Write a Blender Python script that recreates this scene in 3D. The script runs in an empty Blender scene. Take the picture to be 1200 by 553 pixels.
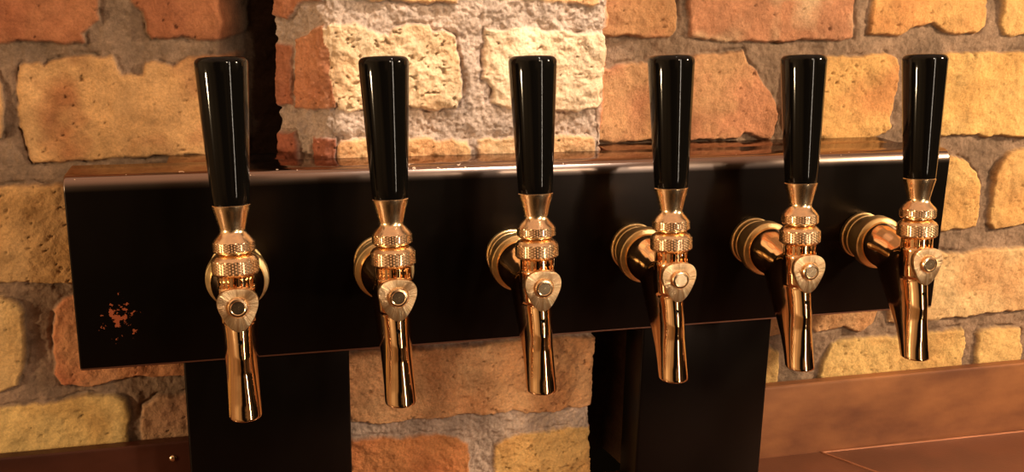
import bpy, bmesh, math, random
import numpy as np
from mathutils import Vector, Matrix
random.seed(7)
S = bpy.context.scene
COL = S.collection

# ------------------------------------------------------------------ camera
CAM = (0.00764, -0.72375, 0.18495)
YAW, PITCH, ROLL, FPX = 0.261804, 0.254764, 0.018259, 1205.1
def cam_axes():
    a, b, c = YAW, PITCH, ROLL
    f = Vector((math.sin(a)*math.cos(b), math.cos(a)*math.cos(b), -math.sin(b)))
    r = Vector((math.cos(a), -math.sin(a), 0)); u = r.cross(f)
    return f, r*math.cos(c)+u*math.sin(c), u*math.cos(c)-r*math.sin(c)
FW, RT, UP = cam_axes()
cd = bpy.data.cameras.new('camera'); co = bpy.data.objects.new('camera', cd); COL.objects.link(co)
cd.sensor_fit = 'HORIZONTAL'; cd.sensor_width = 36; cd.lens = 36*FPX/1200
cd.clip_start = 0.01; cd.clip_end = 50
co.matrix_world = Matrix(((RT.x, UP.x, -FW.x, CAM[0]), (RT.y, UP.y, -FW.y, CAM[1]), (RT.z, UP.z, -FW.z, CAM[2]), (0, 0, 0, 1)))
S.camera = co
def hit(px, py, p0, n):
    """photo pixel -> point on the plane through p0 with normal n"""
    d = FW+RT*((px-600)/FPX)-UP*((py-276.5)/FPX)
    c = Vector(CAM); p0 = Vector(p0); n = Vector(n)
    return c+d*((p0-c).dot(n)/d.dot(n))

# ------------------------------------------------------------------ world and lights
S.view_settings.view_transform = 'Standard'; S.view_settings.look = 'None'
S.view_settings.gamma = 1; S.view_settings.use_curve_mapping = False
S.view_settings.exposure = 0.0
w = bpy.data.worlds.new('World'); S.world = w; w.use_nodes = True
nt = w.node_tree; nt.nodes.clear()
wo = nt.nodes.new('ShaderNodeOutputWorld'); bg = nt.nodes.new('ShaderNodeBackground')
def wn(t, **kw):
    n = nt.nodes.new(t)
    for k, v in kw.items():
        if k in n.inputs: n.inputs[k].default_value = v
        else: setattr(n, k, v)
    return n
tc = wn('ShaderNodeTexCoord'); ns = wn('ShaderNodeTexNoise', Scale=2.4, Detail=1.0)
sp = wn('ShaderNodeSeparateXYZ'); nt.links.new(tc.outputs['Generated'], sp.inputs[0])
rp = wn('ShaderNodeValToRGB')            # dim bar room: dark with warm lit patches
rp.color_ramp.elements[0].position = 0.46; rp.color_ramp.elements[0].color = (0.006, 0.004, 0.002, 1)
rp.color_ramp.elements[1].position = 0.66; rp.color_ramp.elements[1].color = (0.42, 0.22, 0.09, 1)
up = wn('ShaderNodeValToRGB')            # ceiling is the brightest part of the room
up.color_ramp.elements[0].position = 0.32; up.color_ramp.elements[0].color = (0, 0, 0, 1)
up.color_ramp.elements[1].position = 0.80; up.color_ramp.elements[1].color = (0.85, 0.48, 0.30, 1)
nt.links.new(tc.outputs['Generated'], ns.inputs['Vector']); nt.links.new(ns.outputs['Fac'], rp.inputs['Fac']); nt.links.new(sp.outputs['Z'], up.inputs['Fac'])
ad = wn('ShaderNodeMix', data_type='RGBA', blend_type='ADD'); ad.inputs[0].default_value = 1
nt.links.new(rp.outputs['Color'], ad.inputs[6]); nt.links.new(up.outputs['Color'], ad.inputs[7])
lo = wn('ShaderNodeValToRGB')            # below the horizon: unlit bar front and floor
lo.color_ramp.elements[0].position = 0.0; lo.color_ramp.elements[0].color = (0.50, 0.42, 0.36, 1)
lo.color_ramp.elements[1].position = 0.10; lo.color_ramp.elements[1].color = (1, 1, 1, 1)
zz = wn('ShaderNodeMath', operation='ADD'); zz.inputs[1].default_value = 0.12
nt.links.new(sp.outputs['Z'], zz.inputs[0]); nt.links.new(zz.outputs[0], lo.inputs['Fac'])
ml = wn('ShaderNodeMix', data_type='RGBA', blend_type='MULTIPLY'); ml.inputs[0].default_value = 1
lf = wn('ShaderNodeValToRGB')            # warm glow added on the left to brighten reflections in the tap bodies
lf.color_ramp.elements[0].position = 0.45; lf.color_ramp.elements[0].color = (0, 0, 0, 1)
lf.color_ramp.elements[1].position = 0.85; lf.color_ramp.elements[1].color = (0.75, 0.44, 0.20, 1)
nx_ = wn('ShaderNodeMath', operation='MULTIPLY'); nx_.inputs[1].default_value = -1
nt.links.new(sp.outputs['X'], nx_.inputs[0]); nt.links.new(nx_.outputs[0], lf.inputs['Fac'])
ad2 = wn('ShaderNodeMix', data_type='RGBA', blend_type='ADD'); ad2.inputs[0].default_value = 1
nt.links.new(ad.outputs[2], ad2.inputs[6]); nt.links.new(lf.outputs['Color'], ad2.inputs[7])
nt.links.new(ad2.outputs[2], ml.inputs[6]); nt.links.new(lo.outputs['Color'], ml.inputs[7])
nt.links.new(ml.outputs[2], bg.inputs['Color']); nt.links.new(bg.outputs['Background'], wo.inputs['Surface'])
bg.inputs['Strength'].default_value = 0.7

def area(name, loc, target, size, power, color, sy=None):
    l = bpy.data.lights.new(name, 'AREA'); l.energy = power; l.color = color
    l.shape = 'RECTANGLE' if sy else 'DISK'; l.size = size
    if sy: l.size_y = sy
    o = bpy.data.objects.new(name, l); COL.objects.link(o); o.location = loc
    o.rotation_euler = (Vector(target)-Vector(loc)).to_track_quat('-Z', 'Y').to_euler()
    return o
def spot(name, loc, target, power, color, deg, blend, rad):
    l = bpy.data.lights.new(name, 'SPOT'); l.energy = power; l.color = color
    l.spot_size = math.radians(deg); l.spot_blend = blend; l.shadow_soft_size = rad
    o = bpy.data.objects.new(name, l); COL.objects.link(o); o.location = loc
    o.rotation_euler = (Vector(target)-Vector(loc)).to_track_quat('-Z', 'Y').to_euler()
    return o
spot('downlight_pillar', (0.40, -0.26, 0.75), (0.19, 0.05, 0.14), 30, (1, .87, .72), 26, .8, .012)
area('lamp_right', (1.30, -0.50, 0.45), (0.3, 0.05, 0.0), 0.12, 14, (1, .76, .50))
area('lamp_left', (-1.70, -0.62, 0.05), (-.05, 0.05, -.14), 0.07, 15, (1, .72, .42))
area('lamp_front', (0.75, -1.6, 0.75), (0.4, 0.05, -.05), 0.16, 9, (1, .78, .54))
area('streak_light', (0.80, -1.15, 0.25), (0.35, 0, 0), 0.035, 4, (1, .84, .66), 0.9)  # unseen strip added for the bright streaks on spouts and handles

# ------------------------------------------------------------------ helpers
def srgb(r, g, b):
    f = lambda c: (c/255/12.92) if c/255 <= .04045 else ((c/255+.055)/1.055)**2.4
    return (f(r), f(g), f(b), 1)
def tag(o, label=None, cat=None, group=None, kind=None):
    if label: o['label'] = label
    if cat: o['category'] = cat
    if group: o['group'] = group
    if kind: o['kind'] = kind
    return o
def link(name, me, mat=None, parent=None, loc=(0, 0, 0)):
    o = bpy.data.objects.new(name, me); COL.objects.link(o)
    if mat: me.materials.append(mat)
    if parent: o.parent = parent
    o.location = loc
    return o
def empty(name, loc):
    o = bpy.data.objects.new(name, None); COL.objects.link(o); o.location = loc; o.empty_display_size = .02
    return o
def shade(me, ang=40):
    for p in me.polygons: p.use_smooth = True
    try: me.set_sharp_from_angle(angle=math.radians(ang))
    except Exception: pass
def from_bm(name, bm, smooth=True, ang=40):
    me = bpy.data.meshes.new(name); bmesh.ops.recalc_face_normals(bm, faces=bm.faces); bm.to_mesh(me); bm.free()
    if smooth: shade(me, ang)
    return me
def lathe_bm(prof, seg=64, fn=None, M=None):
    bm = bmesh.new(); rings = []
    for j, (r, z) in enumerate(prof):
        if r < 1e-6:
            rings.append([bm.verts.new((0, 0, z))]); continue
        ring = []
        for i in range(seg):
            t = 2*math.pi*i/seg; rr = r+(fn(i, j, r, z) if fn else 0)
            ring.append(bm.verts.new((rr*math.cos(t), rr*math.sin(t), z)))
        rings.append(ring)
    for a, b in zip(rings, rings[1:]):
        if len(a) == 1 and len(b) == 1: continue
        for i in range(seg):
            j = (i+1) % seg
            if len(a) == 1: bm.faces.new((a[0], b[i], b[j]))
            elif len(b) == 1: bm.faces.new((a[i], a[j], b[0]))
            else: bm.faces.new((a[i], a[j], b[j], b[i]))
    if M: bmesh.ops.transform(bm, matrix=M, verts=bm.verts)
    return bm
def box_bm(x0, x1, y0, y1, z0, z1, bev=0, seg=3):
    bm = bmesh.new(); bmesh.ops.create_cube(bm, size=1)
    for v in bm.verts:
        v.co = Vector(((x0+x1)/2+v.co.x*(x1-x0), (y0+y1)/2+v.co.y*(y1-y0), (z0+z1)/2+v.co.z*(z1-z0)))
    if bev: bmesh.ops.bevel(bm, geom=bm.edges[:], offset=bev, segments=seg, affect='EDGES', profile=.5)
    return bm

# ------------------------------------------------------------------ materials
def new_mat(name):
    m = bpy.data.materials.new(name); m.use_nodes = True
    return m, m.node_tree, m.node_tree.nodes['Principled BSDF']
def N(nt, t, **kw):
    n = nt.nodes.new(t)
    for k, v in kw.items():
        if k in n.inputs: n.inputs[k].default_value = v
        else: setattr(n, k, v)
    return n

def metal(name, col, rough, bump=None, aniso=0):
    m, nt, p = new_mat(name)
    p.inputs['Base Color'].default_value = col; p.inputs['Metallic'].default_value = 1
    p.inputs['Roughness'].default_value = rough
    t = N(nt, 'ShaderNodeTexCoord'); n = N(nt, 'ShaderNodeTexNoise', Scale=160.0, Detail=3.0)
    nt.links.new(t.outputs['Object'], n.inputs['Vector'])
    r = N(nt, 'ShaderNodeMapRange'); r.inputs['To Min'].default_value = rough*.7; r.inputs['To Max'].default_value = rough*1.5
    nt.links.new(n.outputs['Fac'], r.inputs['Value']); nt.links.new(r.outputs['Result'], p.inputs['Roughness'])
    return m
GOLD = (0.95, 0.69, 0.42, 1)
M_POL = metal('polished_warm_steel', (0.95, .63, .36, 1), .08)
M_SAT = metal('satin_warm_steel', GOLD, .22)
M_BRS = metal('brass_flange', (0.90, .66, .32, 1), .36)
M_KNURL = metal('knurled_warm_steel', GOLD, .25)

# radially turned face of the cap
m, nt, p = new_mat('radial_brushed_steel'); M_CAP = m
p.inputs['Metallic'].default_value = 1; p.inputs['Roughness'].default_value = .32
t = N(nt, 'ShaderNodeTexCoord'); sx = N(nt, 'ShaderNodeSeparateXYZ'); at = N(nt, 'ShaderNodeMath', operation='ARCTAN2')
nt.links.new(t.outputs['Object'], sx.inputs[0]); nt.links.new(sx.outputs['X'], at.inputs[0]); nt.links.new(sx.outputs['Z'], at.inputs[1])
n1 = N(nt, 'ShaderNodeTexNoise', noise_dimensions='1D', Scale=5.0, Detail=6.0, Roughness=.75)
nt.links.new(at.outputs[0], n1.inputs['W'])
cr = N(nt, 'ShaderNodeValToRGB'); cr.color_ramp.elements[0].position = .35; cr.color_ramp.elements[1].position = .68
cr.color_ramp.elements[0].color = (.74, .43, .21, 1); cr.color_ramp.elements[1].color = (1, .76, .46, 1)
nt.links.new(n1.outputs['Fac'], cr.inputs['Fac']); nt.links.new(cr.outputs['Color'], p.inputs['Base Color'])
b = N(nt, 'ShaderNodeBump', Strength=.5, Distance=.001); nt.links.new(n1.outputs['Fac'], b.inputs['Height']); nt.links.new(b.outputs[0], p.inputs['Normal'])

m, nt, p = new_mat('black_lacquer'); M_BLK = m
p.inputs['Base Color'].default_value = (.004, .0035, .003, 1); p.inputs['Roughness'].default_value = .07; p.inputs['IOR'].default_value = 1.33

# black painted sheet steel with chips
m, nt, p = new_mat('black_painted_steel'); M_BOX = m
t = N(nt, 'ShaderNodeTexCoord'); sx = N(nt, 'ShaderNodeSeparateXYZ'); nt.links.new(t.outputs['Object'], sx.inputs[0])
def math_(op, a, b=None):
    n = nt.nodes.new('ShaderNodeMath'); n.operation = op
    for i, v in enumerate((a, b)):
        if v is None: continue
        if isinstance(v, (int, float)): n.inputs[i].default_value = v
        else: nt.links.new(v, n.inputs[i])
    return n.outputs[0]
nz = N(nt, 'ShaderNodeTexNoise', Scale=150.0, Detail=4.0, Roughness=.65); nt.links.new(t.outputs['Object'], nz.inputs['Vector'])
# rusty scuff low on the left of the face
dx = math_('DIVIDE', math_('SUBTRACT', sx.outputs['X'], -.0795), .013)
dz = math_('DIVIDE', math_('SUBTRACT', sx.outputs['Z'], -.0555), .014)
rr = math_('SQRT', math_('ADD', math_('MULTIPLY', dx, dx), math_('MULTIPLY', dz, dz)))
scuff = math_('GREATER_THAN', math_('SUBTRACT', nz.outputs['Fac'], math_('MULTIPLY', rr, .15)), .462)
# small paint chips along the folded top edge
nz2 = N(nt, 'ShaderNodeTexNoise', Scale=210.0, Detail=2.0); nt.links.new(t.outputs['Object'], nz2.inputs['Vector'])
nz3 = N(nt, 'ShaderNodeTexNoise', Scale=14.0, Detail=1.0); nt.links.new(t.outputs['Object'], nz3.inputs['Vector'])
edge = math_('MULTIPLY', math_('GREATER_THAN', sx.outputs['Z'], .0420), math_('LESS_THAN', sx.outputs['Y'], .010))
chip = math_('MULTIPLY', edge, math_('GREATER_THAN', math_('ADD', nz2.outputs['Fac'], math_('MULTIPLY', nz3.outputs['Fac'], .3)), .86))
mx = N(nt, 'ShaderNodeMix', data_type='RGBA'); mx.inputs[6].default_value = (.0022, .0018, .0014, 1); mx.inputs[7].default_value = srgb(150, 78, 50)
nt.links.new(scuff, mx.inputs[0])
mx2 = N(nt, 'ShaderNodeMix', data_type='RGBA'); mx2.inputs[7].default_value = srgb(255, 225, 195)
nt.links.new(chip, mx2.inputs[0]); nt.links.new(mx.outputs[2], mx2.inputs[6]); nt.links.new(mx2.outputs[2], p.inputs['Base Color'])
nr = N(nt, 'ShaderNodeTexNoise', Scale=25.0, Detail=3.0); nt.links.new(t.outputs['Object'], nr.inputs['Vector'])
mr = N(nt, 'ShaderNodeMapRange'); mr.inputs['To Min'].default_value = .24; mr.inputs['To Max'].default_value = .40
nt.links.new(nr.outputs['Fac'], mr.inputs['Value'])
onTop = math_('GREATER_THAN', sx.outputs['Z'], .0425)
topr = N(nt, 'ShaderNodeMix', data_type='FLOAT'); nt.links.new(onTop, topr.inputs[0]); nt.links.new(mr.outputs[0], topr.inputs[2]); topr.inputs[3].default_value = .10
nt.links.new(math_('ADD', topr.outputs[0], math_('MULTIPLY', scuff, .5)), p.inputs['Roughness'])
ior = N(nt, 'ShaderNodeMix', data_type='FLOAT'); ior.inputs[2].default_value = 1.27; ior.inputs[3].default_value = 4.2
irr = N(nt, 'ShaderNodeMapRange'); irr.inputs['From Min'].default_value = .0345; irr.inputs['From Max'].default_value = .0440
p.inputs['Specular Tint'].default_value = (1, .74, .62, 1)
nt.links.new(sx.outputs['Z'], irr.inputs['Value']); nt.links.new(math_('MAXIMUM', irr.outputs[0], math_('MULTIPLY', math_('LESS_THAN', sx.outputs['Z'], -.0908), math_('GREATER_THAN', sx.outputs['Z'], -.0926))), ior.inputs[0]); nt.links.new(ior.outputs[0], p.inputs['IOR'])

def brick_mat(name, fine):
    m, nt, p = new_mat(name)
    at = N(nt, 'ShaderNodeAttribute'); at.attribute_name = 'tint'
    t = N(nt, 'ShaderNodeTexCoord')
    n1 = N(nt, 'ShaderNodeTexNoise', Scale=38.0, Detail=9.0, Roughness=.65)
    n2 = N(nt, 'ShaderNodeTexNoise', Scale=500.0, Detail=4.0, Roughness=.7)
    for n in (n1, n2): nt.links.new(t.outputs['Object'], n.inputs['Vector'])
    mr = N(nt, 'ShaderNodeMapRange'); mr.inputs['From Min'].default_value = .25; mr.inputs['From Max'].default_value = .75
    mr.inputs['To Min'].default_value = .60; mr.inputs['To Max'].default_value = 1.30
    nt.links.new(n1.outputs['Fac'], mr.inputs['Value'])
    mr2 = N(nt, 'ShaderNodeMapRange'); mr2.inputs['From Min'].default_value = .3; mr2.inputs['From Max'].default_value = .7
    mr2.inputs['To Min'].default_value = .78; mr2.inputs['To Max'].default_value = 1.16
    nt.links.new(n2.outputs['Fac'], mr2.inputs['Value'])
    mm = N(nt, 'ShaderNodeMath', operation='MULTIPLY'); nt.links.new(mr.outputs[0], mm.inputs[0]); nt.links.new(mr2.outputs[0], mm.inputs[1])
    vm = N(nt, 'ShaderNodeVectorMath', operation='SCALE'); nt.links.new(at.outputs['Color'], vm.inputs[0]); nt.links.new(mm.outputs[0], vm.inputs['Scale'])
    nt.links.new(vm.outputs[0], p.inputs['Base Color'])
    p.inputs['Roughness'].default_value = .9; p.inputs['Specular IOR Level'].default_value = .25
    b = N(nt, 'ShaderNodeBump', Strength=fine, Distance=.0012); nt.links.new(n2.outputs['Fac'], b.inputs['Height']); nt.links.new(b.outputs[0], p.inputs['Normal'])
    return m
M_WALL = brick_mat('weathered_brick', .8); M_PIL = brick_mat('rough_pillar_brick', 1.0)

def copper(name, c0, c1, rough, sc):
    m, nt, p = new_mat(name)
    t = N(nt, 'ShaderNodeTexCoord'); mp = N(nt, 'ShaderNodeMapping'); mp.inputs['Scale'].default_value = (1, 1, 2.2)
    n = N(nt, 'ShaderNodeTexNoise', Scale=sc, Detail=4.0, Roughness=.55)
    nt.links.new(t.outputs['Object'], mp.inputs[0]); nt.links.new(mp.outputs[0], n.inputs['Vector'])
    r = N(nt, 'ShaderNodeValToRGB'); r.color_ramp.elements[0].position = .35; r.color_ramp.elements[1].position = .7
    r.color_ramp.elements[0].color = c0; r.color_ramp.elements[1].color = c1
    nt.links.new(n.outputs['Fac'], r.inputs['Fac']); nt.links.new(r.outputs['Color'], p.inputs['Base Color'])
    p.inputs['Metallic'].default_value = .35; p.inputs['Roughness'].default_value = rough
    n2 = N(nt, 'ShaderNodeTexNoise', Scale=400.0, Detail=3.0); nt.links.new(t.outputs['Object'], n2.inputs['Vector'])
    b = N(nt, 'ShaderNodeBump', Strength=.12, Distance=.001); nt.links.new(n2.outputs['Fac'], b.inputs['Height']); nt.links.new(b.outputs[0], p.inputs['Normal'])
    return m
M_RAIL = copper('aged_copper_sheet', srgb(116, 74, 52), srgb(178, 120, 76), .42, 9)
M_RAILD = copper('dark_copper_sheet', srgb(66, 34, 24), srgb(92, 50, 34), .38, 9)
M_COUNTER = copper('copper_countertop', srgb(98, 62, 44), srgb(128, 80, 56), .40, 9)
M_SEAM = copper('copper_seam', srgb(150, 96, 66), srgb(170, 112, 80), .35, 30)

# ------------------------------------------------------------------ brick relief: brick outlines -> height field
YW, YP = 0.080, 0.046
def vnoise(x, y, scale, seed):
    g = np.random.default_rng(seed).random((128, 128))
    x = x/scale+37.3; y = y/scale+51.7
    xi = np.floor(x).astype(int); yi = np.floor(y).astype(int); fx = x-xi; fy = y-yi
    fx = fx*fx*(3-2*fx); fy = fy*fy*(3-2*fy)
    a = g[xi % 128, yi % 128]; b_ = g[(xi+1) % 128, yi % 128]; c = g[xi % 128, (yi+1) % 128]; d = g[(xi+1) % 128, (yi+1) % 128]
    return (a*(1-fx)+b_*fx)*(1-fy)+(c*(1-fx)+d*fx)*fy-.5
def fbm(x, y, scale, seed, octs=4, gain=.5):
    s = 0; a = 1; tot = 0
    for k in range(octs):
        s = s+a*vnoise(x, y, scale/2**k, seed+k*11); tot += a; a *= gain
    return s/tot*2
def sst(a, b_, x):
    t = np.clip((x-a)/(b_-a), 0, 1); return t*t*(3-2*t)
def poly_sd(px, py, poly):
    P = np.array(poly); n = len(P); d2 = np.full(px.shape, 1e9); ins = np.zeros(px.shape, bool)
    for i in range(n):
        a = P[i]; b_ = P[(i+1) % n]; e = b_-a; wx = px-a[0]; wy = py-a[1]
        t = np.clip((wx*e[0]+wy*e[1])/max(e@e, 1e-12), 0, 1)
        d2 = np.minimum(d2, (wx-e[0]*t)**2+(wy-e[1]*t)**2)
        c = ((a[1] > py) != (b_[1] > py))
        with np.errstate(divide='ignore', invalid='ignore'):
            xx = a[0]+(py-a[1])*e[0]/(e[1] if e[1] != 0 else 1e-12)
        ins ^= c & (px < xx)
    d = np.sqrt(d2); return np.where(ins, d, -d)
def relief(U, V, bricks, mortar_rgb, rough=1.0, seed=1, rec=.006):
    """bricks: (polygon in (u,v) metres, colour a, colour b, options). Returns height (out of the wall) and linear colour"""
    wu = U+fbm(U, V, .012, seed+1, 4, .6)*.0024*(.6+.6*rough); wv = V+fbm(U, V, .012, seed+2, 4, .6)*.0024*(.6+.6*rough)
    best = np.full(U.shape, -.05); ca = np.zeros(U.shape+(3,)); hb = np.zeros(U.shape); pit = np.zeros(U.shape)
    big = fbm(U, V, .035, seed+5, 3)
    for k, (poly, c1, c2, opt) in enumerate(bricks):
        P = np.array(poly); mask = (U > P[:, 0].min()-.02) & (U < P[:, 0].max()+.02) & (V > P[:, 1].min()-.02) & (V < P[:, 1].max()+.02)
        if not mask.any(): continue
        sd = poly_sd(wu[mask], wv[mask], poly)
        up = sd > best[mask]; idx = np.where(mask); idx = tuple(i[up] for i in idx)
        best[idx] = sd[up]
        t = np.clip(.5+big[idx]*opt.get('mix', 1.4)+fbm(U[idx], V[idx], .014, seed+60+k, 3)*.35, 0, 1)[:, None]
        ca[idx] = np.array(srgb(*c1)[:3])*(1-t)+np.array(srgb(*c2)[:3])*t
        tl = np.random.default_rng(seed*100+k).uniform(-1, 1, 3)
        uc, vc = P.mean(0)
        hb[idx] = opt.get('h', 0)+tl[0]*.0006*0+(U[idx]-uc)*tl[1]*.008+(V[idx]-vc)*tl[2]*.02
        pit[idx] = opt.get('pit', .35)
    m = sst(-.0004, .0020, best)
    hbrick = hb+fbm(U, V, .03, seed+20, 5, .55)*.0019*rough+fbm(U, V, .007, seed+31, 4, .65)*.0013*rough*(1+.3*(rough > 1.1))
    pn = fbm(U, V*1.6, .0042, seed+40, 3, .5); pm = sst(.62-.22*pit, .80-.22*pit, pn)
    hbrick = hbrick-pm*.0026
    hmort = -rec*(.75+.5*fbm(U, V, .03, seed+50, 2))+fbm(U, V, .008, seed+51, 5, .72)*.0024*rough+fbm(U, V, .0034, seed+52, 2, .6)*.0012*(rough > 1.1)
    cre = np.exp(-((best+.0009)/.0011)**2)*sst(-.15, .35, fbm(U, V, .018, seed+80, 3, .6))
    h = hmort*(1-m)+hbrick*m-cre*.0032
    mt = np.array(srgb(*mortar_rgb)[:3])*(1+.28*fbm(U, V, .02, seed+70, 4)[..., None]+.22*fbm(U, V, .003, seed+71, 3, .7)[..., None])
    ca = ca*(1-.35*pm[..., None])
    c = mt*(1-m[..., None])+ca*m[..., None]
    return h, np.clip(c, 0.01, 1)
def grid_mesh(name, P, C, mat, label=None, closed_back=None):
    """P: (n,m,3) points, C: (n,m,3) colours"""
    n, m_ = P.shape[:2]
    me = bpy.data.meshes.new(name)
    idx = np.arange(n*m_).reshape(n, m_)
    F = np.stack([idx[:-1, :-1], idx[1:, :-1], idx[1:, 1:], idx[:-1, 1:]], -1).reshape(-1, 4)
    me.vertices.add(n*m_); me.vertices.foreach_set('co', P.reshape(-1).astype(np.float32))
    me.loops.add(F.size); me.loops.foreach_set('vertex_index', F.reshape(-1).astype(np.int32))
    me.polygons.add(len(F)); me.polygons.foreach_set('loop_start', (np.arange(len(F))*4).astype(np.int32))
    me.polygons.foreach_set('use_smooth', np.ones(len(F), bool))
    me.update(calc_edges=True); me.validate()
    a = me.color_attributes.new('tint', 'FLOAT_COLOR', 'POINT')
    a.data.foreach_set('color', np.concatenate([C, np.ones((n, m_, 1))], -1).reshape(-1).astype(np.float32))
    o = link(name, me, mat)
    return o

wall_bricks = [
 # (pixel outline, colour a, colour b, options)
 ([(-260,-90),(116,-90),(113,0),(117,22),(108,33),(98,42),(100,52),(60,49),(20,48),(0,53),(-260,62)], (160,98,66), (182,120,82), {}),
 ([(158,-90),(152,0),(165,15),(172,38),(178,46),(215,44),(240,50),(270,46),(292,42),(292,-90)], (158,98,66), (176,116,78), {}),
 ([(18,75),(45,70),(52,74),(70,66),(130,64),(137,72),(143,87),(165,86),(170,74),(180,71),(205,77),(215,70),(222,65),(240,64),(290,64),(292,188),(180,184),(85,192),(37,193),(28,172),(22,150),(18,110)], (212,164,110), (176,118,76), {'mix': 1.9}),
 ([(-260,78),(-8,80),(3,100),(6,140),(0,165),(-260,168)], (216,166,110), (200,146,92), {}),
 ([(-260,222),(0,220),(40,216),(75,218),(190,215),(190,333),(60,335),(30,332),(0,333),(-260,340)], (220,176,120), (206,158,100), {'pit': .65}),
 ([(-260,352),(0,350),(18,356),(28,370),(30,420),(22,455),(0,462),(-260,470)], (226,188,128), (214,172,112), {}),
 ([(60,365),(75,350),(90,345),(300,335),(300,425),(215,442),(150,444),(125,452),(100,455),(72,452),(63,440),(60,400)], (222,160,112), (204,128,88), {}),
 ([(-260,484),(0,480),(30,475),(60,472),(100,463),(135,463),(150,470),(153,490),(150,510),(150,600),(-260,610)], (222,186,118), (206,164,98), {}),
 ([(165,477),(180,468),(205,463),(260,460),(300,455),(300,600),(160,600)], (196,156,118), (180,136,104), {'h': -.001}),
 ([(640,-90),(794,-90),(794,0),(796,20),(793,36),(785,45),(760,44),(712,45),(640,45)], (198,146,100), (184,126,88), {}),
 ([(806,-90),(806,0),(808,45),(830,46),(860,50),(905,50),(950,48),(985,49),(1000,44),(1003,20),(1006,-90)], (192,134,98), (206,170,132), {'mix': 2.2}),
 ([(1025,-90),(1024,0),(1022,20),(1018,40),(1040,42),(1060,41),(1075,32),(1095,30),(1110,38),(1125,42),(1145,40),(1157,30),(1160,0),(1160,-90)], (222,170,106), (214,152,94), {}),
 ([(1174,-90),(1175,0),(1172,30),(1178,42),(1210,43),(1450,38),(1450,-90)], (224,180,112), (214,166,104), {}),
 ([(640,80),(713,80),(720,76),(765,73),(790,74),(812,66),(840,62),(872,59),(882,75),(895,95),(910,118),(913,135),(910,155),(906,164),(890,164),(875,158),(868,164),(700,168),(640,170)], (198,138,100), (208,158,112), {'mix': 1.8}),
 ([(928,70),(965,66),(1000,66),(1030,62),(1040,60),(1052,68),(1056,80),(1052,110),(1046,135),(1048,148),(1038,157),(1020,165),(1000,167),(960,164),(930,162),(925,120)], (222,172,106), (210,148,92), {'pit': .6}),
 ([(1085,75),(1110,62),(1150,60),(1200,60),(1450,56),(1450,156),(1200,160),(1150,161),(1105,160),(1085,158),(1080,120)], (226,182,114), (218,168,100), {'h': .001}),
 ([(990,182),(1110,184),(1125,185),(1138,190),(1145,200),(1150,210),(1149,250),(1146,268),(1110,272),(990,275)], (224,178,112), (214,162,98), {}),
 ([(1185,178),(1200,175),(1450,168),(1450,262),(1200,265),(1165,270),(1160,262),(1162,240),(1168,205),(1175,190)], (222,176,112), (212,160,98), {}),
 ([(1042,300),(1100,293),(1130,298),(1160,291),(1200,290),(1450,284),(1450,355),(1200,365),(1160,369),(1130,374),(1100,377),(1085,378),(1042,380)], (228,190,136), (220,170,116), {}),
 ([(800,320),(1025,316),(1030,366),(1025,380),(1010,390),(990,385),(960,392),(950,385),(935,388),(910,395),(885,400),(800,405)], (214,166,118), (202,148,100), {'h': -.001}),
 ([(800,414),(888,411),(905,407),(916,413),(914,440),(912,500),(800,500)], (222,180,114), (210,160,96), {}),
 ([(975,403),(990,398),(1050,394),(1100,388),(1130,386),(1133,400),(1130,420),(1130,500),(958,500),(962,430)], (226,186,118), (214,168,104), {}),
 ([(1147,392),(1152,386),(1180,384),(1197,385),(1199,420),(1200,500),(1144,500)], (222,182,118), (212,166,106), {}),
 ([(1214,384),(1450,376),(1450,500),(1214,500)], (222,182,118), (212,166,106), {}),
]
def wall_px(poly): return [(h_.x, h_.z) for h_ in (hit(x, y, (0, YW, 0), (0, 1, 0)) for x, y in poly)]
WB = [(wall_px(p_), a, b_, o_) for p_, a, b_, o_ in wall_bricks]
st = .0012
xs = np.arange(-.36, 1.02, st); zs = np.arange(-.262, .33, st)
U, V = np.meshgrid(xs, zs, indexing='ij')
H, C = relief(U, V, WB, (146, 120, 98), rough=1.0, seed=3, rec=.0065)
def shade_recess(x0, x1, z0, z1, depth):      # recess sunk beside the pillar, coloured dark to stand for the shade there
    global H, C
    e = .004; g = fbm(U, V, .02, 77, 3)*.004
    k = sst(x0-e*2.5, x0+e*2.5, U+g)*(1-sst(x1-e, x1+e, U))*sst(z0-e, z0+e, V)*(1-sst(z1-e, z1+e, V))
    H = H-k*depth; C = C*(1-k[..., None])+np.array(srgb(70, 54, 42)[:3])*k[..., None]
shade_recess(hit(272, 90, (0, YW, 0), (0, 1, 0)).x, .06, -.3, .5, .045)
shade_recess(.28, .335, -.3, -.06, .045)
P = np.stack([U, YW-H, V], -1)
o = grid_mesh('wall_back', P, C, M_WALL); tag(o, kind='structure', label='weathered orange and yellow brick wall with wide grey mortar joints behind the tap tower')

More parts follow.
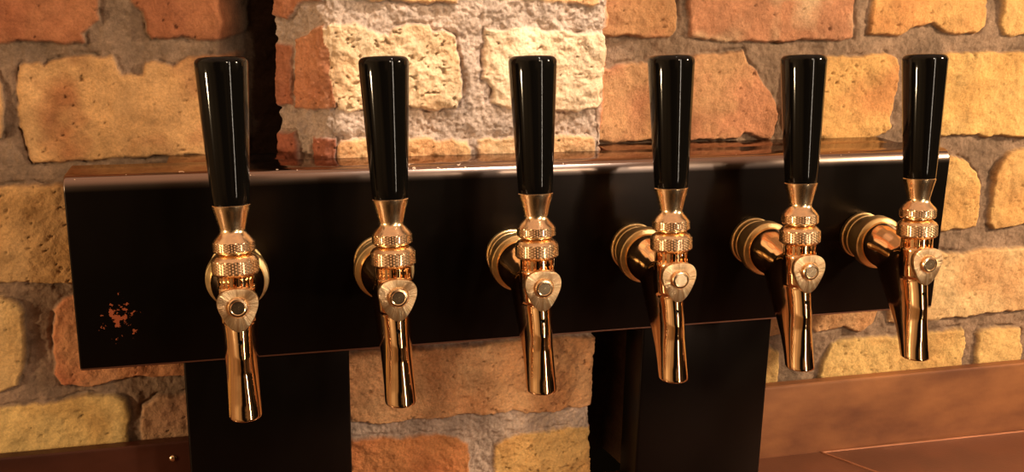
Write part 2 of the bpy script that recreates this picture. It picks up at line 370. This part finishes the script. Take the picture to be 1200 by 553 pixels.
# pillar: plan outline  wall corner -> splayed left face -> front -> right face
pa = hit(323, 100, (0, YW, 0), (0, 1, 0)); pb = hit(394, 182, (0, YP, 0), (0, 1, 0)); pc = hit(711, 90, (0, YP, 0), (0, 1, 0))
PA = Vector((pa.x, YW+.008)); PB = Vector((pb.x-.003, YP)); PC = Vector((pc.x, YP)); PD = Vector((pc.x, YW+.008))
L1 = (PB-PA).length; L2 = (PC-PB).length; L3 = (PD-PC).length
nA = Vector((PA.y-PB.y, PB.x-PA.x)); nA = Vector((-(PA.y-PB.y), -(PB.x-PA.x))).normalized()
nA = Vector((-abs(PA.y-PB.y), -abs(PB.x-PA.x))).normalized(); nF = Vector((0, -1)); nR = Vector((1, 0))
def front_px(poly): return [(L1+h_.x-PB.x, h_.z) for h_ in (hit(x, y, (0, YP, 0), (0, 1, 0)) for x, y in poly)]
def splay_px(poly):
    r = []
    for x, y in poly:
        h_ = hit(x, y, (PA.x, PA.y, 0), (nA.x, nA.y, 0)); r.append(((Vector((h_.x, h_.y))-PA).dot((PB-PA).normalized()), h_.z))
    return r
Y1 = (240, 210, 170); Y2 = (230, 190, 146)
pil = [(front_px(p_), a, b_, o_) for p_, a, b_, o_ in [
 ([(400,-100),(545,-100),(540,2),(480,3),(430,1),(400,-2)], (236,190,140), (226,176,126), {}),
 ([(600,-100),(704,-100),(704,2),(694,8),(670,6),(610,2),(600,0)], (236,186,136), (226,170,120), {}),
 ([(374,32),(395,26),(415,27),(430,33),(445,40),(455,42),(465,33),(475,29),(503,29),(508,38),(520,37),(535,42),(540,60),(543,90),(545,115),(535,128),(500,130),(470,127),(430,133),(400,131),(388,120),(380,90)], Y1, Y2, {'pit': 1.2}),
 ([(568,34),(600,32),(650,36),(700,38),(712,42),(716,60),(716,95),(712,120),(700,130),(650,130),(600,128),(575,120),(578,105),(565,92),(568,60)], (244,218,184), (238,204,166), {'pit': .4}),
 ([(394,170),(400,164),(430,163),(485,162),(530,161),(550,165),(555,175),(545,215),(398,215)], (240,200,146), (230,176,124), {}),
 ([(560,163),(600,160),(650,158),(690,157),(698,162),(700,172),(696,215),(562,215)], (242,200,150), (234,180,130), {}),
 ([(400,250),(560,245),(556,360),(402,365)], (206,140,96), (216,160,110), {}),
 ([(580,244),(702,240),(702,352),(578,358)], (206,140,96), (216,160,110), {}),
 ([(401,413),(440,409),(520,405),(600,400),(640,396),(698,393),(705,398),(708,430),(712,450),(708,470),(699,478),(640,483),(560,487),(500,492),(440,499),(412,497),(404,480)], (220,160,110), (230,178,128), {'pit': .7}),
 ([(408,516),(440,514),(480,513),(515,509),(535,512),(553,520),(553,540),(549,640),(410,640)], (224,152,96), (210,134,84), {}),
 ([(580,523),(600,510),(640,505),(690,501),(710,500),(712,540),(708,640),(576,640),(578,540)], (226,182,116), (216,162,98), {'pit': .8}),
]]
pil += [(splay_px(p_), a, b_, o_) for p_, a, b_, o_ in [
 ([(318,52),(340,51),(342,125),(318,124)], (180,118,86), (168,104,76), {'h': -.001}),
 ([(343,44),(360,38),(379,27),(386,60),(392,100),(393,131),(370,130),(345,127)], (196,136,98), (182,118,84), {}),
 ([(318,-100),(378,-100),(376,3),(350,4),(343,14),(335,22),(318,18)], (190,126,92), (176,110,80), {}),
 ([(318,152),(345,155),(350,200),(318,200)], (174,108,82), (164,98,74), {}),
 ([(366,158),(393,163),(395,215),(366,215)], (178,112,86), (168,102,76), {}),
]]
for z0 in (.22, .14, .06, -.02, -.10, -.18, -.26):
    pil.append(([(L1+L2+.003, z0), (L1+L2+L3+.02, z0), (L1+L2+L3+.02, z0+.065), (L1+L2+.003, z0+.065)], (206,140,90), (190,120,76), {}))
st = .0008
ss = np.arange(0, L1+L2+L3, st); zs = np.arange(-.262, .33, st)
U, V = np.meshgrid(ss, zs, indexing='ij')
H, C = relief(U, V, pil, (196, 172, 154), rough=1.35, seed=9, rec=.0045)
bl = .006
X = np.where(U < L1, PA.x+(PB.x-PA.x)*U/L1, np.where(U < L1+L2, PB.x+U-L1, PC.x))
Y = np.where(U < L1, PA.y+(PB.y-PA.y)*U/L1, np.where(U < L1+L2, YP, YP+(U-L1-L2)))
w1 = sst(L1-bl, L1+bl, U); w2 = sst(L1+L2-bl, L1+L2+bl, U)
nx = nA.x*(1-w1)+0*w1; ny = nA.y*(1-w1)-1*w1
nx = nx*(1-w2)+1*w2; ny = ny*(1-w2)
nl = np.sqrt(nx*nx+ny*ny); nx /= nl; ny /= nl
rnd = -.0022*(np.exp(-((U-L1)/.004)**2)+np.exp(-((U-L1-L2)/.004)**2))
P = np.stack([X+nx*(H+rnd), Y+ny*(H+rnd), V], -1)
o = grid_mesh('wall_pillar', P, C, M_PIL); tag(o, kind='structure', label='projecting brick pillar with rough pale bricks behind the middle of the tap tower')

# ------------------------------------------------------------------ counter and copper upstands
CZ = -.2555; RTZ = -.184; RY = .066
cnt = empty('bar_counter', (.4, -.05, CZ)); tag(cnt, 'brown copper-clad bar counter with seam lines, at the foot of the tap tower', 'counter')
bm = box_bm(-.55, 1.15, -.26, .075, CZ-.04, CZ, .002)
bmesh.ops.translate(bm, vec=(-.4, .05, -CZ), verts=bm.verts); link('countertop', from_bm('countertop', bm), M_COUNTER, cnt)
def seam(a, b_, wd=.0016):
    a = Vector(a); b_ = Vector(b_); d = (b_-a).normalized(); s = Vector((-d.y, d.x, 0))*wd
    bm = bmesh.new(); up = Vector((0, 0, .0008)); q = [a-s, b_-s, b_+s, a+s]
    lo = [bm.verts.new(v-cnt.location-Vector((0, 0, .0006))) for v in q]; hi = [bm.verts.new(v*1+up-cnt.location) for v in [a-s*.5, b_-s*.5, b_+s*.5, a+s*.5]]
    bm.faces.new(hi); bm.faces.new(lo[::-1])
    for i in range(4): bm.faces.new((lo[i], lo[(i+1) % 4], hi[(i+1) % 4], hi[i]))
    link('seam', from_bm('seam', bm, False), M_SEAM, cnt)
s0 = hit(962, 530, (0, 0, CZ), (0, 0, 1)); s1 = hit(1035, 556, (0, 0, CZ), (0, 0, 1)); s2 = hit(1200, 505, (0, 0, CZ), (0, 0, 1))
dd = (s1-s0).normalized(); seam(s0, s0+dd*.22); seam(s0, s0+(s2-s0)*1.5)
def upstand(x0, x1, label, mat):
    e = empty('copper_upstand', ((x0+x1)/2, (RY+.078)/2, CZ)); tag(e, label, 'backsplash')
    # folded sheet: face, rounded top lip, drop behind
    prof = [(.0, 0), (.0, .004), (.0, RTZ-CZ-.003), (.0006, RTZ-CZ-.001), (.0020, RTZ-CZ), (.0100, RTZ-CZ), (.0106, RTZ-CZ-.001), (.0106, 0)]
    bm = bmesh.new(); A = [bm.verts.new((x0-e.location.x, RY-e.location.y+y, z)) for y, z in prof]; B = [bm.verts.new((x1-e.location.x, RY-e.location.y+y, z)) for y, z in prof]
    n = len(prof)
    for i in range(n): bm.faces.new((A[i], A[(i+1) % n], B[(i+1) % n], B[i]))
    bm.faces.new(A); bm.faces.new(B[::-1])
    link('sheet', from_bm('sheet', bm, True, 30), mat, e)
    return e
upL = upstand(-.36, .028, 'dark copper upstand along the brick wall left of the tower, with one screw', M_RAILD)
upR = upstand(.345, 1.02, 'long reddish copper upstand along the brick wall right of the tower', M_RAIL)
sc = hit(203, 537, (0, RY, 0), (0, 1, 0))
bm = lathe_bm([(0, .0016), (.0014, .0015), (.0026, .0009), (.003, 0), (.003, -.002), (0, -.002)], 24, M=Matrix.Rotation(math.pi/2, 4, 'X'))
link('screw', from_bm('screw', bm), M_SAT, upL, Vector((sc.x, RY, sc.z))-upL.location)

# ------------------------------------------------------------------ tap tower
XL, XR, ZT, ZB = -.1085, .5785, .0455, -.0925
YB = .0425
tow = empty('tap_tower', (.2, .02, CZ)); tag(tow, 'long black steel beer tap tower on two square legs in front of brick', 'beer tower')
def tpart(name, bm, mat, loc=None, sm=True):
    bmesh.ops.translate(bm, vec=-tow.location, verts=bm.verts)
    return link(name, from_bm(name, bm, sm, 35), mat, tow)
# the material's chips use object coordinates, so the parts keep world-aligned origins
def tpart_w(name, bm, mat):
    o = link(name, from_bm(name, bm, True, 35), mat, tow); o.location = -tow.location
    return o
bm = box_bm(XL, XR, 0, YB, ZB, ZT)
fe = [e for e in bm.edges if all(v.co.y < .001 for v in e.verts) and all(v.co.z > 0 for v in e.verts)]
bmesh.ops.bevel(bm, geom=fe, offset=.0095, segments=8, affect='EDGES', profile=.5)
ve = [e for e in bm.edges if abs(e.verts[0].co.x-e.verts[1].co.x) < 1e-5 and not (e.verts[0].co.x < 0 and min(v.co.z for v in e.verts) > 0) and abs(e.verts[0].co.z-e.verts[1].co.z) < 1e-5]
bmesh.ops.bevel(bm, geom=[e for e in bm.edges if len(e.link_faces) == 2 and e.calc_face_angle(0) > .6], offset=.0014, segments=3, affect='EDGES', profile=.5, clamp_overlap=True)
tpart_w('box_body', bm, M_BOX)
for (x0, x1) in ((-.040, .0785), (.313, .428)):
    tpart_w('leg', box_bm(x0, x1, .004, .040, CZ+.0002, ZB+.002, .0018), M_BOX)
for (x0, x1) in ((-.045, PA.x+.004), (PC.x+.004, XR-.02)):
    tpart_w('back_ledge', box_bm(x0, x1, YB-.001, YW-.004, ZT-.006, ZT-.0008, .0005), M_BOX)

# ------------------------------------------------------------------ beer taps: everything local to the centre of the flange on the tower face
ZF = -.0234
def RX(a): return Matrix.Rotation(a, 4, 'X')
TOY = RX(math.pi/2)                    # lathe axis +z -> world -y (out of the tower)
def lathe_y(prof, seg=72, fn=None): return lathe_bm(prof, seg, fn, TOY)
# flange (wall side collar) with coupling nut
flange_bm = lathe_y([(0, 0), (.0185, 0), (.0190, .0006), (.0190, .0035), (.0182, .0042), (.0182, .0090), (.0176, .0095), (.0176, .0105), (.0182, .0110), (.0182, .0200), (.0176, .0208), (0, .0208)])
FLANGE = from_bm('flange', flange_bm, ang=30)
nut_bm = lathe_y([(0, .0195), (.0200, .0195), (.0212, .0206), (.0212, .0280), (.0206, .0290), (.0185, .0296), (.0176, .0300), (.0160, .0302), (0, .0302)])
NUT = from_bm('coupling_nut', nut_bm, ang=30)
hole = lathe_bm([(0, .0004), (.0012, .0004), (.0012, -.001), (0, -.001)], 16, M=Matrix.Rotation(math.radians(-60), 4, 'Y') @ Matrix.Translation((0, 0, 0)))

# body: smooth union of swept sections
def sweep(secs, seg=48):
    """secs: (centre, axis_u, axis_v, ru, rv)"""
    bm = bmesh.new(); rings = []
    for c, u, v, ru, rv in secs:
        c, u, v = Vector(c), Vector(u), Vector(v)
        rings.append([bm.verts.new(c+u*ru*math.cos(2*math.pi*i/seg)+v*rv*math.sin(2*math.pi*i/seg)) for i in range(seg)])
    for a, b_ in zip(rings, rings[1:]):
        for i in range(seg):
            j = (i+1) % seg; bm.faces.new((a[i], a[j], b_[j], b_[i]))
    bm.faces.new(rings[0][::-1]); bm.faces.new(rings[-1])
    bmesh.ops.recalc_face_normals(bm, faces=bm.faces)
    return bm
EX, EY, EZ = (1, 0, 0), (0, 1, 0), (0, 0, 1)
TILT = math.atan2(.0118, .0914)
# spout, z local (0 = shank axis)
spout = [((0, y, z), EX, EY, rx, ry) for z, y, rx, ry in [
 (.006, -.0720, .0110, .0115), (.002, -.0670, .0122, .0180), (-.006, -.0595, .0132, .0265), (-.014, -.0592, .0128, .0275), (-.024, -.0634, .0118, .0260),
 (-.034, -.0690, .0111, .0228), (-.044, -.0745, .0106, .0182), (-.054, -.0800, .0104, .0146), (-.064, -.0845, .0104, .0120), (-.0745, -.0885, .0105, .0107)]]
shank = [((0, y, z), EX, (0, .25, 1), rx, rz) for y, z, rx, rz in [
 (-.0285, 0, .0180, .0180), (-.0325, 0, .0182, .0182), (-.0370, 0, .0176, .0178), (-.0420, -.0002, .0164, .0170), (-.0480, -.0010, .0148, .0160), (-.0560, -.0030, .0132, .0152), (-.0660, -.0050, .0118, .0140), (-.0760, -.0040, .0112, .0110)]]
me_tmp = bpy.data.meshes.new('tmp'); bmj = sweep(spout); b2 = sweep(shank)
m2 = bpy.data.meshes.new('tmp2'); b2.to_mesh(m2); b2.free(); bmj.from_mesh(m2)
# upright barrel under the bonnet
b3 = lathe_bm([(0, -.014), (.0112, -.014), (.0122, -.004), (.0122, .0085), (.0112, .0098), (0, .0098)], 64, M=Matrix.Translation((0, -.0745, 0)) @ RX(-TILT))
m3 = bpy.data.meshes.new('tmp3'); b3.to_mesh(m3); b3.free(); bmj.from_mesh(m3)
bmj.to_mesh(me_tmp); bmj.free()
tmp = bpy.data.objects.new('tmp', me_tmp); COL.objects.link(tmp)
r_ = tmp.modifiers.new('r', 'REMESH'); r_.mode = 'VOXEL'; r_.voxel_size = .0006
s_ = tmp.modifiers.new('s', 'SMOOTH'); s_.factor = .5; s_.iterations = 22
# bore and vent hole
cb = lathe_bm([(0, -.030), (.0078, -.030), (.0084, 0), (.0084, .004), (0, .004)], 48, M=Matrix.Translation((0, -.0893, -.0760)) @ RX(math.radians(18)) @ Matrix.Scale(-1, 4, (0, 0, 1)) @ Matrix.Scale(-1, 4, (0, 0, 1)))
mc = bpy.data.meshes.new('cut'); bmesh.ops.transform(cb, matrix=Matrix.Identity(4), verts=cb.verts)
cb2 = lathe_bm([(0, -.010), (.0014, -.010), (.0014, .010), (0, .010)], 20, M=Matrix.Translation((0, -.091, -.0238)) @ TOY)
mt_ = bpy.data.meshes.new('t'); cb2.to_mesh(mt_); cb2.free(); cb.from_mesh(mt_)
bmesh.ops.recalc_face_normals(cb, faces=cb.faces); cb.to_mesh(mc); cb.free()
cut = bpy.data.objects.new('cut', mc); COL.objects.link(cut)
bo = tmp.modifiers.new('b', 'BOOLEAN'); bo.operation = 'DIFFERENCE'; bo.object = cut; bo.solver = 'EXACT'
dg = bpy.context.evaluated_depsgraph_get(); dg.update()
BODY = bpy.data.meshes.new_from_object(tmp.evaluated_get(dg)); BODY.name = 'spout_body'
BODY.materials.clear(); shade(BODY, 38)
bpy.data.objects.remove(tmp); bpy.data.objects.remove(cut)

# lever stack above the body; lathe along z then tilted back towards the wall
AX = Matrix.Translation((0, -.0745, 0)) @ RX(-TILT)
def knurl(lo, hi, amp=.00028):
    def fn(i, j, r, z):
        if lo < z < hi: return amp*(1 if (i//2+j) % 2 else -1)
        return 0
    return fn
def band(z0, z1, n): return [z0+(z1-z0)*k/n for k in range(n+1)]
r2 = [(0, .0165), (.0100, .0165), (.0134, .0168), (.0143, .0177)]+[(.0146, z) for z in band(.0183, .0258, 8)]+[(.0146, .0263), (.0132, .0282), (.0118, .0290), (.0108, .0297), (.0088, .0302), (0, .0302)]
LOCK = from_bm('bonnet_ring', lathe_bm(r2, 96, knurl(.0182, .0259), AX), ang=28)
def teeth(i, j, r, z): return 0 if (i % 6) < 4 or r < .009 else -.0013
COLLAR = from_bm('notched_collar', lathe_bm([(0, .0085), (.0108, .0085), (.0118, .0092), (.0118, .0158), (.0108, .0166), (0, .0166)], 120, teeth, AX), ang=30)
fr = [(0, .0300), (.0086, .0300), (.0086, .0306), (.0122, .0311), (.0131, .0322)]+[(.0131, z) for z in band(.0326, .0374, 6)]+[(.0131, .0378), (.0124, .0390), (.0104, .0412), (.0086, .0432), (.0080, .0448), (.0082, .0464), (.0096, .0520), (.0109, .0570), (.0118, .0600), (.0119, .0608), (.0114, .0612), (0, .0612)]
FERR = from_bm('ferrule', lathe_bm(fr, 96, knurl(.0325, .0375, .00022), AX), ang=28)
hz0, hz1 = .0610, .1530
hp = [(0, hz0), (.0112, hz0), (.0116, hz0+.001)]
for k in range(1, 15):
    t = k/14; hp.append((.0116+(.0163-.0116)*(t**.9), hz0+.001+(hz1-.004-hz0-.001)*t))
for k in range(1, 7):
    a = k/6*math.pi/2; hp.append((.0163-.004+.004*math.cos(a), hz1-.004+.004*math.sin(a)))
hp += [(.006, hz1+.0003), (0, hz1+.0004)]
HANDLE = from_bm('tap_handle', lathe_bm(hp, 64, None, AX), ang=60)
# shield-shaped cap, its own origin at its centre so that the turning marks radiate from it
CAPC = Vector((0, -.0895, 0.0))
def shield_ring(s, n=96):
    out = []
    for i in range(n):
        a = 2*math.pi*i/n
        # rounded triangle, one corner straight down
        r = .0123+.0013*math.cos(3*(a+math.pi/2))+.0001*math.cos(6*(a+math.pi/2))
        out.append((r*math.cos(a)*s*1.0, r*math.sin(a)*s*1.14-.0010))
    return out
bm = bmesh.new(); rings = []
for s, y in ((.80, .006), (.98, .0040), (1.0, .0032), (1.0, .0008), (.985, .0001), (.95, 0), (.66, 0), (.64, .0007), (.60, .0007)):
    rings.append([bm.verts.new((x, y, z)) for x, z in shield_ring(s)])
# inner rings become circular round the nut
for k, rr_ in ((6, .0073), (7, .0072), (8, .0055)):
    for i, v in enumerate(rings[k]):
        a = 2*math.pi*i/96; v.co.x = rr_*math.cos(a); v.co.z = rr_*math.sin(a)
for a_, b_ in zip(rings, rings[1:]):
    for i in range(96):
        j = (i+1) % 96; bm.faces.new((a_[i], a_[j], b_[j], b_[i]))
bm.faces.new(rings[0]); bm.faces.new(rings[-1])
CAP = from_bm('shield_cap', bm, ang=30)
VENT_SHADE = from_bm('vent_hole_shade', lathe_bm([(0, 0), (.00138, 0), (.00138, .0068), (.0006, .0066), (0, .0066)], 20, M=Matrix.Translation((0, -.0812, -.0238)) @ TOY), ang=30)  # black plug put in for the shade inside the vent
BOLT = from_bm('pivot_bolt', lathe_y([(0, -.001), (.0063, -.001), (.0063, .0018), (.0057, .0027), (.0046, .0030), (.0042, .0027), (0, .0027)], 64), ang=25)
for me, mt in ((FLANGE, M_BRS), (NUT, M_BRS), (BODY, M_POL), (LOCK, M_KNURL), (COLLAR, M_POL), (FERR, M_SAT), (HANDLE, M_BLK), (CAP, M_CAP), (BOLT, M_SAT), (VENT_SHADE, M_BLK)):
    me.materials.append(mt)
def make_tap():
    e = empty('beer_tap', (0, 0, 0))
    for nm, me in (('flange', FLANGE), ('coupling_nut', NUT), ('spout_body', BODY), ('vent_hole_shade', VENT_SHADE), ('notched_collar', COLLAR), ('bonnet_ring', LOCK), ('ferrule', FERR)):
        q_ = link(nm, me, None, e)
        if nm == 'vent_hole_shade': q_['label'] = 'small black plug standing for the shade inside the spout vent'
    c = link('shield_cap', CAP, None, e, CAPC); c.rotation_euler = (math.radians(-3), 0, 0)
    link('pivot_bolt', BOLT, None, c)
    link('tap_handle', HANDLE, None, e)
    return e
def copy_tree(o, parent=None):
    c = o.copy(); COL.objects.link(c); c.parent = parent
    for ch in list(o.children): copy_tree(ch, c)
    return c
tap0 = make_tap()
# sideways shift (m) and lean (deg) of each tap
adj = [(.0009, -1.1), (.0016, -1.0), (.0003, -.6), (-.0006, -.3), (.0010, .1), (.0000, .7)]
labels = ['leftmost brass-coloured beer tap with black handle, near the rusty scuff on the tower',
 'second beer tap from the left, spout before the pillar brick beside the left leg',
 'third beer tap from the left, its black handle in front of the pale pillar brick',
 'fourth beer tap from the left, its spout in front of the right black leg',
 'fifth beer tap from the left, second from the right end of the tower',
 'rightmost beer tap with black handle, at the far end of the tower']
for i in range(6):
    o = tap0 if i == 0 else copy_tree(tap0)
    o.location = (.1*i+adj[i][0], 0, ZF); o.rotation_euler = (0, math.radians(adj[i][1]), 0)
    tag(o, labels[i], 'beer tap', 'beer taps along the black tower')
